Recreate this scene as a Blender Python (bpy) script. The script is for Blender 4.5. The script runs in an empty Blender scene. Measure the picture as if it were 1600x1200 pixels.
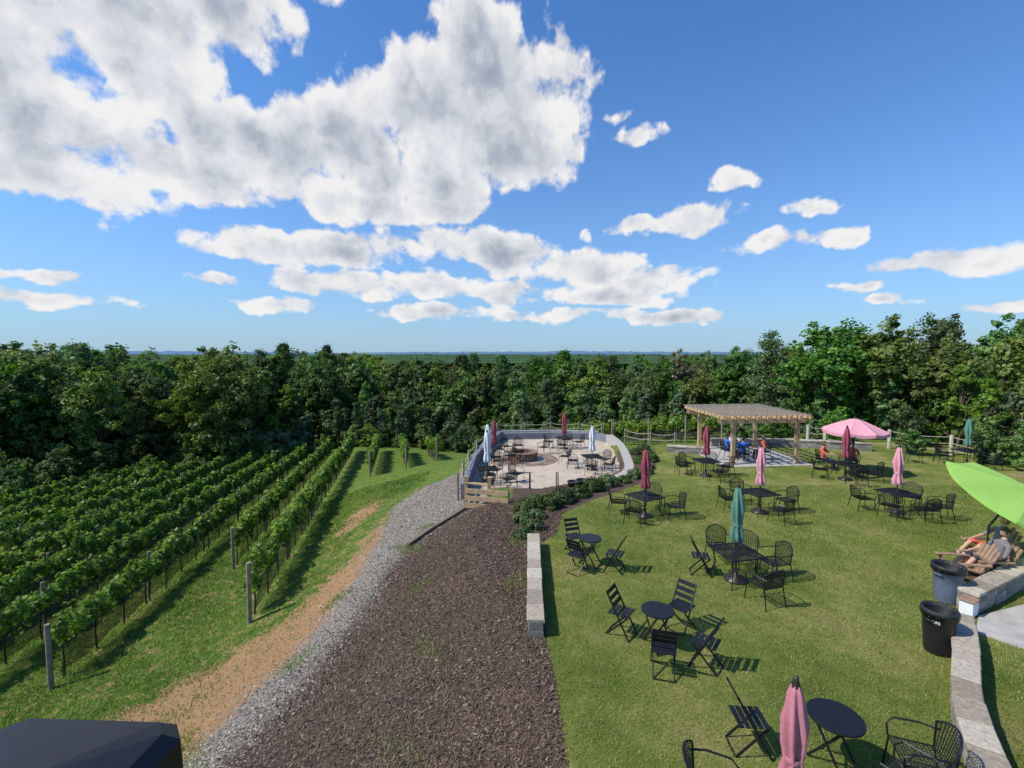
import bpy, math, random
import numpy as np
from mathutils import Vector, Matrix
random.seed(5); rng=np.random.default_rng(7)
scene=bpy.context.scene
COL=scene.collection
rad=math.radians
# ------------------------------------------------------------------ materials
def newmat(name):
    m=bpy.data.materials.new(name); m.use_nodes=True
    nt=m.node_tree; b=nt.nodes['Principled BSDF']
    return m,nt,b
def setin(b,**k):
    for n,v in k.items():
        b.inputs[n.replace('_',' ')].default_value=v
def N(nt,typ,**k):
    n=nt.nodes.new(typ)
    for a,v in k.items(): setattr(n,a,v)
    return n
def ramp(nt,fac,stops):
    r=N(nt,'ShaderNodeValToRGB'); e=r.color_ramp.elements
    while len(e)<len(stops): e.new(0.5)
    for i,(p,c) in enumerate(stops):
        e[i].position=p; e[i].color=(c[0],c[1],c[2],1)
    nt.links.new(fac,r.inputs[0]); return r.outputs[0]
def noise(nt,scale,detail=4,rough=.6,vec=None,dist=0):
    n=N(nt,'ShaderNodeTexNoise'); n.inputs['Scale'].default_value=scale
    n.inputs['Detail'].default_value=detail; n.inputs['Roughness'].default_value=rough
    n.inputs['Distortion'].default_value=dist
    if vec is not None: nt.links.new(vec,n.inputs['Vector'])
    return n.outputs[0]
def mixc(nt,fac,a,b,bt='MIX'):
    m=N(nt,'ShaderNodeMix',data_type='RGBA',blend_type=bt)
    for s,v in ((0,fac),(6,a),(7,b)):
        if isinstance(v,(int,float)): m.inputs[s].default_value=v
        elif isinstance(v,tuple): m.inputs[s].default_value=(v[0],v[1],v[2],1)
        else: nt.links.new(v,m.inputs[s])
    return m.outputs[2]
def math_(nt,op,a,b=None,c=None,clamp=False):
    m=N(nt,'ShaderNodeMath',operation=op); m.use_clamp=clamp
    for i,v in enumerate((a,b,c)):
        if v is None: continue
        if isinstance(v,(int,float)): m.inputs[i].default_value=v
        else: nt.links.new(v,m.inputs[i])
    return m.outputs[0]
def geopos(nt): return N(nt,'ShaderNodeNewGeometry').outputs['Position']
def objco(nt): return N(nt,'ShaderNodeTexCoord').outputs['Object']
def bump(nt,b,h,strength=.5,dist=.02):
    n=N(nt,'ShaderNodeBump'); n.inputs['Strength'].default_value=strength; n.inputs['Distance'].default_value=dist
    nt.links.new(h,n.inputs['Height']); nt.links.new(n.outputs[0],b.inputs['Normal'])
def simple(name,c,rough=.7,var=.25,scale=8,metal=0,bmp=.2,spec=.4):
    m,nt,b=newmat(name); setin(b,Roughness=rough,Metallic=metal); b.inputs['Specular IOR Level'].default_value=spec
    o=objco(nt); n=noise(nt,scale,4,.65,o)
    c0=tuple(x*(1-var) for x in c); c1=tuple(min(1,x*(1+var)) for x in c)
    nt.links.new(ramp(nt,n,[(.3,c0),(.7,c1)]),b.inputs['Base Color'])
    if bmp: bump(nt,b,noise(nt,scale*6,2,.6,o),bmp,.01)
    return m
def leafmat(name,dark,mid,light,trans=.3,hue=.04):
    m,nt,b=newmat(name); nt.nodes.remove(b)
    b=N(nt,'ShaderNodeBsdfDiffuse')
    a=N(nt,'ShaderNodeAttribute',attribute_name='tint')
    col=ramp(nt,a.outputs['Fac'],[(0,dark),(.5,mid),(1,light)])
    if hue>.015:
        oi=N(nt,'ShaderNodeObjectInfo'); hs=N(nt,'ShaderNodeHueSaturation')
        nt.links.new(math_(nt,'MULTIPLY_ADD',oi.outputs['Random'],hue,.5-hue*.62),hs.inputs['Hue'])
        r2=math_(nt,'FRACT',math_(nt,'MULTIPLY',oi.outputs['Random'],7.31))
        nt.links.new(math_(nt,'MULTIPLY_ADD',r2,.95,.55),hs.inputs['Value'])
        r3=math_(nt,'FRACT',math_(nt,'MULTIPLY',oi.outputs['Random'],23.7))
        nt.links.new(math_(nt,'MULTIPLY_ADD',r3,.35,.78),hs.inputs['Saturation'])
        nt.links.new(col,hs.inputs['Color']); col=hs.outputs[0]
    nt.links.new(col,b.inputs['Color'])
    g=N(nt,'ShaderNodeBsdfGlossy'); g.inputs['Roughness'].default_value=.5; g.inputs['Color'].default_value=(.6,.65,.6,1)
    m0=N(nt,'ShaderNodeMixShader'); m0.inputs[0].default_value=.05; nt.links.new(b.outputs[0],m0.inputs[1]); nt.links.new(g.outputs[0],m0.inputs[2])
    t=N(nt,'ShaderNodeBsdfTranslucent')
    h2=mixc(nt,1.0,col,(1.3,1.5,.6),'MULTIPLY'); nt.links.new(h2,t.inputs[0])
    mx=N(nt,'ShaderNodeMixShader'); mx.inputs[0].default_value=trans
    nt.links.new(m0.outputs[0],mx.inputs[1]); nt.links.new(t.outputs[0],mx.inputs[2])
    nt.links.new(mx.outputs[0],nt.nodes['Material Output'].inputs[0])
    return m
def tintmat(name,stops,rough=.8):
    m,nt,b=newmat(name); a=N(nt,'ShaderNodeAttribute',attribute_name='tint')
    nt.links.new(ramp(nt,a.outputs['Fac'],stops),b.inputs['Base Color']); setin(b,Roughness=rough); b.inputs['Specular IOR Level'].default_value=.25
    return m
M={}
M['leaf']=leafmat('foliage',(.04,.085,.016),(.095,.175,.03),(.21,.31,.06),.32,.075)
M['leaf2']=leafmat('foliage_silvery',(.06,.12,.045),(.14,.21,.09),(.27,.33,.17),.3,.04)
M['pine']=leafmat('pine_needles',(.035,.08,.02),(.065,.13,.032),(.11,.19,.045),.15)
M['dryleaf']=leafmat('dry_twigs',(.16,.16,.07),(.25,.24,.11),(.33,.30,.17),.2)
M['vine']=leafmat('vine_leaves',(.055,.115,.016),(.135,.22,.03),(.28,.38,.06),.38,0.01)
M['shrubleaf']=leafmat('shrub_leaves',(.03,.07,.015),(.07,.13,.027),(.14,.21,.045),.2)
M['bark']=simple('bark',(.12,.09,.065),.9,.4,5)
M['grassblade']=leafmat('grass_blades',(.125,.175,.032),(.235,.28,.058),(.43,.40,.15),.3,0)
M['fieldblade']=leafmat('field_grass_blades',(.08,.15,.02),(.17,.26,.035),(.36,.35,.10),.3,0)
M['chips']=tintmat('wood_chips',[(0,(.045,.027,.019)),(.45,(.13,.087,.063)),(.8,(.235,.17,.125)),(1,(.44,.35,.27))])
M['stones']=tintmat('gravel_stones',[(0,(.15,.13,.11)),(.5,(.31,.275,.23)),(1,(.56,.51,.44))])
M['postwood']=simple('weathered_post_wood',(.24,.20,.15),.85,.35,6)
M['postlight']=simple('pale_post_wood',(.46,.42,.34),.85,.25,6)
M['grapewood']=simple('vine_trunk_wood',(.07,.05,.035),.9,.3,9)
M['wire']=simple('galvanised_wire',(.3,.3,.3),.5,.1,5,.6,0)
M['black']=simple('black_painted_metal',(.012,.013,.016),.42,.2,20,.2,0)
M['lampblack']=simple('black_lamp_metal',(.014,.015,.022),.35,.2,20,.3,.05)
M['blackplastic']=simple('black_plastic',(.013,.013,.015),.45,.2,12,0,.1)
M['greyplastic']=simple('grey_blue_plastic',(.11,.135,.19),.5,.2,12,0,.1)
M['liner']=simple('bin_liner',(.02,.02,.02),.25,.3,30,0,.6)
M['label']=simple('white_label',(.75,.75,.73),.6,.05,5,0,0)
M['concrete']=simple('concrete',(.38,.36,.32),.9,.18,3)
M['parapet']=simple('grey_parapet',(.17,.185,.215),.8,.15,2)
M['rope']=simple('rope',(.46,.40,.30),.9,.2,20)
M['pergolawood']=simple('pergola_cedar',(.46,.31,.17),.8,.25,5)
M['pergolatop']=simple('pergola_slat_wood',(.44,.37,.27),.85,.25,5)
M['deckwood']=simple('adirondack_wood',(.28,.175,.115),.75,.3,6)
M['timber']=simple('timber_edging',(.16,.12,.085),.9,.3,5)
M['u_pink']=simple('dusty_pink_canvas',(.46,.17,.21),.85,.12,9,0,.15)
M['u_pinklt']=simple('light_pink_canvas',(.66,.30,.35),.85,.10,9,0,.15)
M['u_maroon']=simple('maroon_canvas',(.30,.06,.085),.85,.15,9,0,.15)
M['u_teal']=simple('teal_canvas',(.10,.22,.165),.85,.12,9,0,.15)
M['u_white']=simple('white_canvas',(.66,.67,.70),.85,.08,9,0,.15)
M['u_bronze']=simple('bronze_pole',(.05,.04,.035),.4,.2,9,.5,0)
def limemat():
    m=simple('lime_canvas',(.40,.70,.15),.8,.06,6,0,.1); nt=m.node_tree; b=nt.nodes['Principled BSDF']
    t=N(nt,'ShaderNodeBsdfTranslucent'); t.inputs[0].default_value=(.5,.85,.16,1)
    mx=N(nt,'ShaderNodeMixShader'); mx.inputs[0].default_value=.4
    nt.links.new(b.outputs[0],mx.inputs[1]); nt.links.new(t.outputs[0],mx.inputs[2]); nt.links.new(mx.outputs[0],nt.nodes['Material Output'].inputs[0])
    return m
M['u_lime']=limemat()
def netmat():
    m,nt,b=newmat('bird_netting'); setin(b,Roughness=.9); b.inputs['Base Color'].default_value=(.012,.016,.014,1)
    t=N(nt,'ShaderNodeBsdfTransparent'); mx=N(nt,'ShaderNodeMixShader')
    n=noise(nt,1.5,1,.5,geopos(nt)); nt.links.new(math_(nt,'MULTIPLY_ADD',n,.5,.36,True),mx.inputs[0])
    nt.links.new(t.outputs[0],mx.inputs[1]); nt.links.new(b.outputs[0],mx.inputs[2]); nt.links.new(mx.outputs[0],nt.nodes['Material Output'].inputs[0])
    return m
M['net']=netmat()
def stonemat(name,stops):
    m,nt,b=newmat(name); setin(b,Roughness=.9)
    a=N(nt,'ShaderNodeAttribute',attribute_name='tint'); n=noise(nt,14,6,.7,objco(nt))
    c=ramp(nt,a.outputs['Fac'],stops)
    c=mixc(nt,1.0,c,ramp(nt,n,[(.3,(.55,.55,.55)),(.7,(1.2,1.2,1.2))]),'MULTIPLY')
    nt.links.new(c,b.inputs['Base Color']); bump(nt,b,noise(nt,30,5,.7,objco(nt)),.6,.02)
    return m
M['stone']=stonemat('wall_stone',[(0,(.20,.18,.155)),(.5,(.31,.28,.24)),(1,(.42,.39,.34))])
M['capstone']=stonemat('cap_stone',[(0,(.27,.22,.16)),(.5,(.40,.34,.26)),(1,(.52,.46,.37))])
M['firestone']=stonemat('fire_pit_stone',[(0,(.17,.11,.08)),(.5,(.26,.17,.12)),(1,(.34,.25,.18))])
def pavermat():
    m,nt,b=newmat('patio_pavers'); setin(b,Roughness=.9)
    br=N(nt,'ShaderNodeTexBrick'); br.inputs['Scale'].default_value=3.2; br.inputs['Mortar Size'].default_value=.03
    br.inputs['Color1'].default_value=(.62,.52,.40,1); br.inputs['Color2'].default_value=(.50,.41,.31,1); br.inputs['Mortar'].default_value=(.28,.23,.18,1)
    nt.links.new(geopos(nt),br.inputs['Vector'])
    n=noise(nt,.9,5,.7,geopos(nt))
    nt.links.new(mixc(nt,1.0,br.outputs[0],ramp(nt,n,[(.3,(.75,.75,.75)),(.7,(1.15,1.12,1.1))]),'MULTIPLY'),b.inputs['Base Color'])
    return m
M['paver']=pavermat()
M['shirtblue']=simple('blue_cloth',(.03,.14,.52),.9,.15,9,0,.1)
M['shirtred']=simple('coral_cloth',(.62,.12,.09),.9,.15,9,0,.1)
M['shirtgrey']=simple('grey_cloth',(.16,.15,.16),.9,.15,9,0,.1)
M['shirtwhite']=simple('pale_cloth',(.55,.53,.5),.9,.1,9,0,.1)
M['pants']=simple('dark_cloth',(.03,.035,.06),.9,.15,9,0,.1)
M['skin']=simple('skin',(.48,.27,.19),.6,.08,9,0,0)
M['hair']=simple('brown_hair',(.05,.028,.016),.6,.3,30,0,.3)
M['shoe']=simple('shoes',(.05,.04,.04),.6,.2,9,0,0)
# ------------------------------------------------------------------ mesh helpers
def soup(name,V,F,mats,mi=None,tint=None,smooth=False,link=True):
    V=np.asarray(V,dtype=np.float32).reshape(-1,3); F=np.asarray(F,dtype=np.int32); k=F.shape[1]
    me=bpy.data.meshes.new(name)
    me.vertices.add(len(V)); me.vertices.foreach_set('co',V.ravel())
    me.loops.add(F.size); me.loops.foreach_set('vertex_index',F.ravel())
    me.polygons.add(len(F)); me.polygons.foreach_set('loop_start',np.arange(0,F.size,k,dtype=np.int32))
    for m in mats: me.materials.append(m)
    if mi is not None: me.polygons.foreach_set('material_index',np.asarray(mi,dtype=np.int32))
    me.update(calc_edges=True)
    if tint is not None:
        a=me.attributes.new('tint','FLOAT','FACE'); a.data.foreach_set('value',np.asarray(tint,dtype=np.float32))
    if smooth: me.polygons.foreach_set('use_smooth',np.ones(len(F),dtype=bool))
    if not link: return me
    o=bpy.data.objects.new(name,me); COL.objects.link(o); return o
def nrmz(a): return a/np.maximum(np.linalg.norm(a,axis=-1,keepdims=True),1e-9)
def diamonds(C,Nn,S,asp=.62):
    n=len(C); R=rng.normal(size=(n,3)); A=nrmz(np.cross(Nn,R)); B=np.cross(Nn,A)
    S=np.broadcast_to(np.asarray(S).reshape(-1,1),(n,1))
    V=np.stack([C-A*S,C-B*S*asp,C+A*S,C+B*S*asp],1).reshape(-1,3)
    return V,np.arange(4*n).reshape(n,4)
class MB:
    def __init__(s): s.v=[];s.f=[];s.m=[];s.t=[]
    def face(s,idx,m,t=.5): s.f.append(tuple(idx)); s.m.append(m); s.t.append(t)
    def box(s,c,sz,m=0,R=None,t=None,bev=0.0):
        t=random.random() if t is None else t
        hx,hy,hz=[a/2 for a in sz]; b=len(s.v)
        if bev<=0:
            P=[(x,y,z) for z in(-hz,hz) for y in(-hy,hy) for x in(-hx,hx)]
            Fs=[(0,2,3,1),(4,5,7,6),(0,1,5,4),(2,6,7,3),(0,4,6,2),(1,3,7,5)]
        else:
            P=[]
            for z,i in((-hz,0),(hz-bev,0),(hz,bev)):
                P+=[(-hx+i,-hy+i,z),(hx-i,-hy+i,z),(hx-i,hy-i,z),(-hx+i,hy-i,z)]
            Fs=[(3,2,1,0),(8,9,10,11)]+[(r*4+k,r*4+(k+1)%4,r*4+4+(k+1)%4,r*4+4+k) for r in(0,1) for k in range(4)]
        for p in P:
            p=Vector(p)
            if R is not None: p=R@p
            s.v.append(tuple(p+Vector(c)))
        for f in Fs: s.face([b+i for i in f],m,t)
    def beam(s,a,b,w,h,m=0,t=None):
        a=Vector(a);b=Vector(b);d=b-a;L=d.length
        z=d.normalized(); up=Vector((0,0,1)) if abs(z.z)<.95 else Vector((0,1,0))
        x=up.cross(z).normalized(); y=z.cross(x)
        R=Matrix((x,y,z)).transposed()
        s.box((a+b)/2,(w,h,L),m,R,t)
    def tube(s,pts,r,m=0,n=6,closed=False,cap=True,t=.5):
        pts=[Vector(p) for p in pts]; k=len(pts); rs=r if isinstance(r,(list,tuple)) else [r]*k
        rings=[]
        for i,p in enumerate(pts):
            if closed: d=pts[(i+1)%k]-pts[i-1]
            else: d=pts[min(i+1,k-1)]-pts[max(i-1,0)]
            if d.length<1e-9: d=Vector((0,0,1))
            d.normalize(); up=Vector((0,0,1)) if abs(d.z)<.9 else Vector((1,0,0))
            x=up.cross(d).normalized(); y=d.cross(x); b=len(s.v)
            for j in range(n):
                a=2*math.pi*j/n; s.v.append(tuple(p+(x*math.cos(a)+y*math.sin(a))*rs[i]))
            rings.append(b)
        for i in range(k if closed else k-1):
            A=rings[i];B=rings[(i+1)%k]
            for j in range(n): s.face((A+j,A+(j+1)%n,B+(j+1)%n,B+j),m,t)
        if cap and not closed:
            s.face([rings[0]+j for j in range(n)][::-1],m,t); s.face([rings[-1]+j for j in range(n)],m,t)
    def lathe(s,prof,m=0,n=24,c=(0,0,0),fold=None,t=.5):
        rings=[]
        for i,(r,z) in enumerate(prof):
            b=len(s.v)
            for j in range(n):
                a=2*math.pi*j/n; rr=r*(fold(a,i) if fold else 1)
                s.v.append((c[0]+rr*math.cos(a),c[1]+rr*math.sin(a),c[2]+z))
            rings.append(b)
        for i in range(len(prof)-1):
            A=rings[i];B=rings[i+1]
            for j in range(n): s.face((A+j,A+(j+1)%n,B+(j+1)%n,B+j),m,t)
    def poly_prism(s,poly,z0,z1,m=0,mside=None,t=.5):
        b=len(s.v);n=len(poly)
        for z in(z0,z1):
            for x,y in poly: s.v.append((x,y,z))
        s.face([b+n+i for i in range(n)],m,t); s.face([b+i for i in range(n)][::-1],m,t)
        for i in range(n): s.face((b+i,b+(i+1)%n,b+n+(i+1)%n,b+n+i),m if mside is None else mside,t)
    def mesh(s,name,mats,smooth=False):
        me=bpy.data.meshes.new(name); me.from_pydata(s.v,[],s.f)
        for m in mats: me.materials.append(m)
        me.polygons.foreach_set('material_index',s.m)
        a=me.attributes.new('tint','FLOAT','FACE'); a.data.foreach_set('value',s.t)
        if smooth: me.polygons.foreach_set('use_smooth',[True]*len(s.f))
        me.update(); return me
def put(name,me,loc=(0,0,0),rz=0,sc=1,parent=None,rot=None):
    o=bpy.data.objects.new(name,me); COL.objects.link(o); o.location=loc
    o.rotation_euler=rot if rot else (0,0,rz)
    o.scale=(sc,)*3 if isinstance(sc,(int,float)) else sc
    if parent: o.parent=parent
    return o
def empty(name,loc=(0,0,0)):
    o=bpy.data.objects.new(name,None); COL.objects.link(o); o.location=loc; o.empty_display_size=.2; return o
# ------------------------------------------------------------------ terrain
LAWN=[(0,.74),(5.8,.76),(7.2,.74),(8.4,.66),(13,.80),(13.8,1.35),(15.6,1.75),(16.9,2.9),(18.4,4.5),(19.6,5.9),(22,7.0),(26,8.2),(27.2,8.6)]
MUL=[(0,-9.0),(6.6,-5.7),(7.8,-5.1),(9.2,-4.5),(11.6,-3.9),(13.6,-3.6),(15,-3.2),(16.3,-2.3),(17.0,-1.6)]
GRV=[(0,-9.8),(6,-7.0),(7.8,-6.3),(9.2,-5.7),(11.6,-5.1),(14,-4.8),(17.5,-5.05),(21.8,-5.6),(23.4,-4.6),(24.6,-2.2)]
DRT=[(0,-15),(7,-12.2),(10.1,-9.9),(11.2,-8.6),(12,-7.4),(13.2,-6.5),(15.9,-5.8),(20,-5.8),(26,-6.0)]
def tab(T,y): return np.interp(y,[a for a,_ in T],[b for _,b in T])
PATIO=[(-1.9,19.0),(-.2,18.5),(1.2,18.5),(2.9,19.4),(4.2,20.2),(5.3,21.6),(5.9,24.2),(6.4,28),(6.4,31),(5.9,32.0),(2.8,32.4),(-.7,32.0),(-1.5,28),(-1.9,24)]
def inpoly(x,y,P):
    x=np.asarray(x,float);y=np.asarray(y,float);ins=np.zeros(np.broadcast(x,y).shape,bool);n=len(P)
    for i in range(n):
        x1,y1=P[i];x2,y2=P[(i+1)%n]
        if y1==y2: continue
        c=((y1>y)!=(y2>y))&(x<(x2-x1)*(y-y1)/(y2-y1)+x1); ins^=c
    return ins
PC=(2.3,25.5)
PIN=[(PC[0]+(x-PC[0])*.97,PC[1]+(y-PC[1])*.97) for x,y in PATIO]
def terr(x,y):
    x=np.asarray(x,float);y=np.asarray(y,float)
    yc=np.clip(y,-10,75)
    off=x+.257*yc
    edge=2.3+np.interp(yc,[14.2,17],[0,1.5])+np.maximum(0,yc-17)*.32
    far=np.interp(off,[-60,-30,-15,-9.8,-7.15,-4.5],[-5.8,-4.7,-3.8,-3.1,-2.6,-1.8])-.065*yc
    t=np.clip((off+4.5)/(edge+4.5),0,1)
    z=far*(1-t)
    sl=np.interp(x,[8,22],[.21,.075])
    back=np.maximum(0,yc-27.5)*sl
    z=z-back*np.clip(t*1.2,0,1)
    z=np.maximum(z,-9.5)
    rough=np.clip((3-off)/3,0,1)
    z=z+rough*.035*(np.sin(x*1.7+y*.6)+np.sin(y*2.3-x*.8)+.6*np.sin(x*4.1+1)*np.sin(y*3.7))
    z=np.where(inpoly(x,y,PIN),np.minimum(z,-1.1),z)
    return z
def th(x,y): return float(terr(x,y))
xs=np.unique(np.round(np.concatenate([np.array([-9000,-4000,-1500,-600,-300,-180]),np.arange(-120,-20,2.),np.arange(-20,-9,.4),np.arange(-9,9,.14),np.arange(9,26,.5),np.arange(26,120,3.),np.array([180,300,600,1500,4000,9000])]),3))
ys=np.unique(np.round(np.concatenate([np.array([-60,-20,-5,0,3.]),np.arange(4,34,.16),np.arange(34,60,1.),np.arange(60,130,4.),np.array([180,300,600,1500,4000,9000])]),3))
X,Y=np.meshgrid(xs,ys); Z=terr(X,Y)
V=np.stack([X,Y,Z],-1).reshape(-1,3); nx,ny=len(xs),len(ys)
I=np.arange(nx*ny).reshape(ny,nx); F=np.stack([I[:-1,:-1],I[:-1,1:],I[1:,1:],I[1:,:-1]],-1).reshape(-1,4)
def sm(d,w): return np.clip(d/w+.5,0,1)
lx=tab(LAWN,Y); mx_=tab(MUL,Y); gx=tab(GRV,Y); dx=tab(DRT,Y)
lawnw=sm(X-lx,.1)*sm(29-Y,1.5)
mul=sm(X-mx_,1.0)*sm(lx-X,.1)*sm(17.2+(X>0)*9-Y,.5)
grv=sm(X-gx,.8)*np.where(Y<17,sm(mx_-X,1.0),sm(-1.0-X,.3))*sm(24.6-Y,.8)*(Y>5)
drt=sm(X-dx,1.8)*sm(gx+.5-X,.8)*sm(22-Y,8)*.92
drt=np.maximum(drt,np.exp(-(((X+7.3)/.9)**2+((Y-22)/3.)**2))*.95)
drt=np.maximum(drt,.34*(X<dx)*sm(24-Y,10))
drt=np.maximum(drt,.5*np.exp(-(((X-.62)/.28)**2))*(Y<9))
g=soup('ground',V,F,[],None,None,True)
for nm,arr in(('zlawn',lawnw),('zmulch',mul),('zgravel',grv),('zdirt',drt)):
    a=g.data.attributes.new(nm,'FLOAT','POINT'); a.data.foreach_set('value',arr.ravel().astype(np.float32))
def groundmat():
    m,nt,b=newmat('terrain'); setin(b,Roughness=.95); b.inputs['Specular IOR Level'].default_value=.15
    P=geopos(nt)
    def at(n): return N(nt,'ShaderNodeAttribute',attribute_name=n).outputs['Fac']
    n1=noise(nt,.5,4,.65,P); n2=noise(nt,3.0,5,.7,P); n3=noise(nt,22,4,.75,P); n4=noise(nt,90,3,.7,P)
    def thr(w,nz,amp=.9,sharp=6):
        v=math_(nt,'ADD',w,math_(nt,'MULTIPLY_ADD',nz,amp,-amp*.5))
        return math_(nt,'MULTIPLY_ADD',math_(nt,'SUBTRACT',v,.5),sharp,.5,True)
    field=ramp(nt,n2,[(.25,(.05,.095,.015)),(.45,(.10,.17,.026)),(.60,(.165,.225,.04)),(.72,(.27,.24,.09))])
    field=mixc(nt,1.,field,ramp(nt,n3,[(.3,(.6,.6,.6)),(.7,(1.25,1.25,1.2))]),'MULTIPLY')
    lawn=ramp(nt,n1,[(.32,(.105,.155,.03)),(.48,(.175,.22,.047)),(.60,(.27,.27,.085)),(.72,(.33,.28,.13))])
    lawn=mixc(nt,1.,lawn,ramp(nt,n2,[(.3,(.72,.78,.70)),(.7,(1.28,1.17,1.15))]),'MULTIPLY')
    lawn=mixc(nt,1.,lawn,ramp(nt,n3,[(.3,(.72,.72,.7)),(.7,(1.22,1.2,1.2))]),'MULTIPLY')
    lawn=mixc(nt,1.,lawn,ramp(nt,n4,[(.3,(.7,.7,.7)),(.7,(1.3,1.3,1.3))]),'MULTIPLY')
    mulch=ramp(nt,n4,[(.3,(.055,.035,.026)),(.5,(.12,.082,.06)),(.7,(.21,.155,.12))])
    mulch=mixc(nt,1.,mulch,ramp(nt,n2,[(.3,(.75,.75,.75)),(.7,(1.2,1.18,1.15))]),'MULTIPLY')
    grav=ramp(nt,n4,[(.3,(.17,.15,.13)),(.5,(.29,.26,.215)),(.7,(.43,.39,.33))])
    grav=mixc(nt,ramp(nt,n2,[(.5,(0,0,0)),(.68,(.6,.6,.6))]),grav,(.33,.22,.13))
    dirt=ramp(nt,n3,[(.3,(.25,.14,.07)),(.6,(.43,.26,.13)),(.8,(.51,.37,.22))])
    c=mixc(nt,thr(at('zdirt'),n2,1.9,4),field,dirt)
    c=mixc(nt,thr(at('zgravel'),n2,1.1,3),c,grav)
    c=mixc(nt,thr(at('zmulch'),n2,.9,4),c,mulch)
    c=mixc(nt,thr(at('zlawn'),n3,.6,8),c,lawn)
    sx=N(nt,'ShaderNodeSeparateXYZ'); nt.links.new(P,sx.inputs[0])
    farf=math_(nt,'MULTIPLY_ADD',sx.outputs[1],1/30.,-55/30.,True)
    c=mixc(nt,farf,c,(.02,.035,.012))
    nt.links.new(c,b.inputs['Base Color'])
    h=math_(nt,'ADD',n3,n4); bump(nt,b,h,.8,.04)
    return m
g.data.materials.append(groundmat())
# ------------------------------------------------------------------ scatter ground cover
def scatter(name,n,xr,yr,acc,hs,mat,wid,lean=.5,bias=1.0,tf=None,parent=None):
    x=rng.uniform(*xr,n); y=yr[0]+(yr[1]-yr[0])*rng.random(n)**bias
    k=acc(x,y); x=x[k];y=y[k];n=len(x); z=terr(x,y)
    d=np.hypot(x,y); a=rng.uniform(0,2*np.pi,n); h=rng.uniform(*hs,n); w=wid*(.6+d/12)
    L=rng.normal(size=(n,2))*lean
    P=np.stack([x,y,z],1); T=np.stack([np.cos(a),np.sin(a),0*a],1)*w[:,None]
    top=P+np.stack([L[:,0]*h,L[:,1]*h,h],1)
    V=np.stack([P-T,P+T,top],1).reshape(-1,3); F=np.arange(3*n).reshape(n,3)
    t=rng.random(n)*.55+.22 if tf is None else tf(x,y,n)
    return soup(name,V,F,[mat],None,t)
def lowf(x,y): return .5+.25*(np.sin(x*.9+np.sin(y*.7)*1.3)+np.sin(y*1.1+np.sin(x*.6)*1.7))
def midf(x,y): return .5+.5*np.sin(x*2.7+2*np.sin(y*1.9))*np.sin(y*3.1+1.5*np.sin(x*2.3))
accl=lambda x,y:(x>tab(LAWN,y)+.02)&(np.abs(x/np.maximum(y,1))<1.25)&(midf(x,y)*.6+lowf(x+3,y)*.5+rng.random(len(x))*.9>.5)
scatter('lawn_grass',330000,(0.6,20),(4.6,19),accl,(.02,.05),M['grassblade'],.0042,.7,1.5,lambda x,y,n:np.clip(-.02+.5*lowf(x,y)+.34*(1-midf(x,y))+rng.normal(size=n)*.18,0,1))
accf=lambda x,y:(x<tab(GRV,y)-.1-rng.random(len(x))**.8*4.6)&(np.abs(x/np.maximum(y,1))<1.3)&(lowf(x*2,y*2)+rng.random(len(x))*.8>.55)
scatter('field_grass',250000,(-26,-4.8),(8.0,28),accf,(.03,.11),M['fieldblade'],.0065,.8,1.3,lambda x,y,n:np.clip(.1+.5*lowf(x*1.3,y)+rng.normal(size=n)*.18,0,1))
accw=lambda x,y:(x>tab(DRT,y))&(x<tab(LAWN,y)-.1)&(np.sin(x*1.9+2*np.sin(y*.8))*np.sin(y*1.3+x*.5)+rng.random(len(x))*.25>.93)
scatter('weeds',80000,(-10,.7),(6,17),accw,(.03,.09),M['fieldblade'],.006,.8)
def flakes(name,n,xr,yr,acc,s,mat,asp,tilt,lift,bias=1.3):
    x=rng.uniform(*xr,n); y=yr[0]+(yr[1]-yr[0])*rng.random(n)**bias
    k=acc(x,y); x=x[k];y=y[k];n=len(x); z=terr(x,y)+rng.uniform(.004,lift,n)
    nn=nrmz(np.stack([rng.normal(size=n)*tilt,rng.normal(size=n)*tilt,np.ones(n)],1))
    V,F=diamonds(np.stack([x,y,z],1),nn,rng.uniform(s[0],s[1],n),asp)
    return soup(name,V,F,[mat],None,np.clip(rng.beta(2,2.6,n),0,1))
flakes('mulch_chips',120000,(-7,1.8),(5.3,17.2),lambda x,y:(x>tab(MUL,y)-.1+rng.normal(size=len(x))*.4)&(x<tab(LAWN,y)),(.014,.055),M['chips'],.28,.55,.03)
flakes('gravel',110000,(-8,-1),(6.5,24.5),lambda x,y:(x>tab(GRV,y)+.1+rng.normal(size=len(x))*.4)&(x<np.where(y<17,tab(MUL,y)+.1+rng.normal(size=len(x))*.35,-1.9)),(.012,.035),M['stones'],.8,.5,.02)
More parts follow.
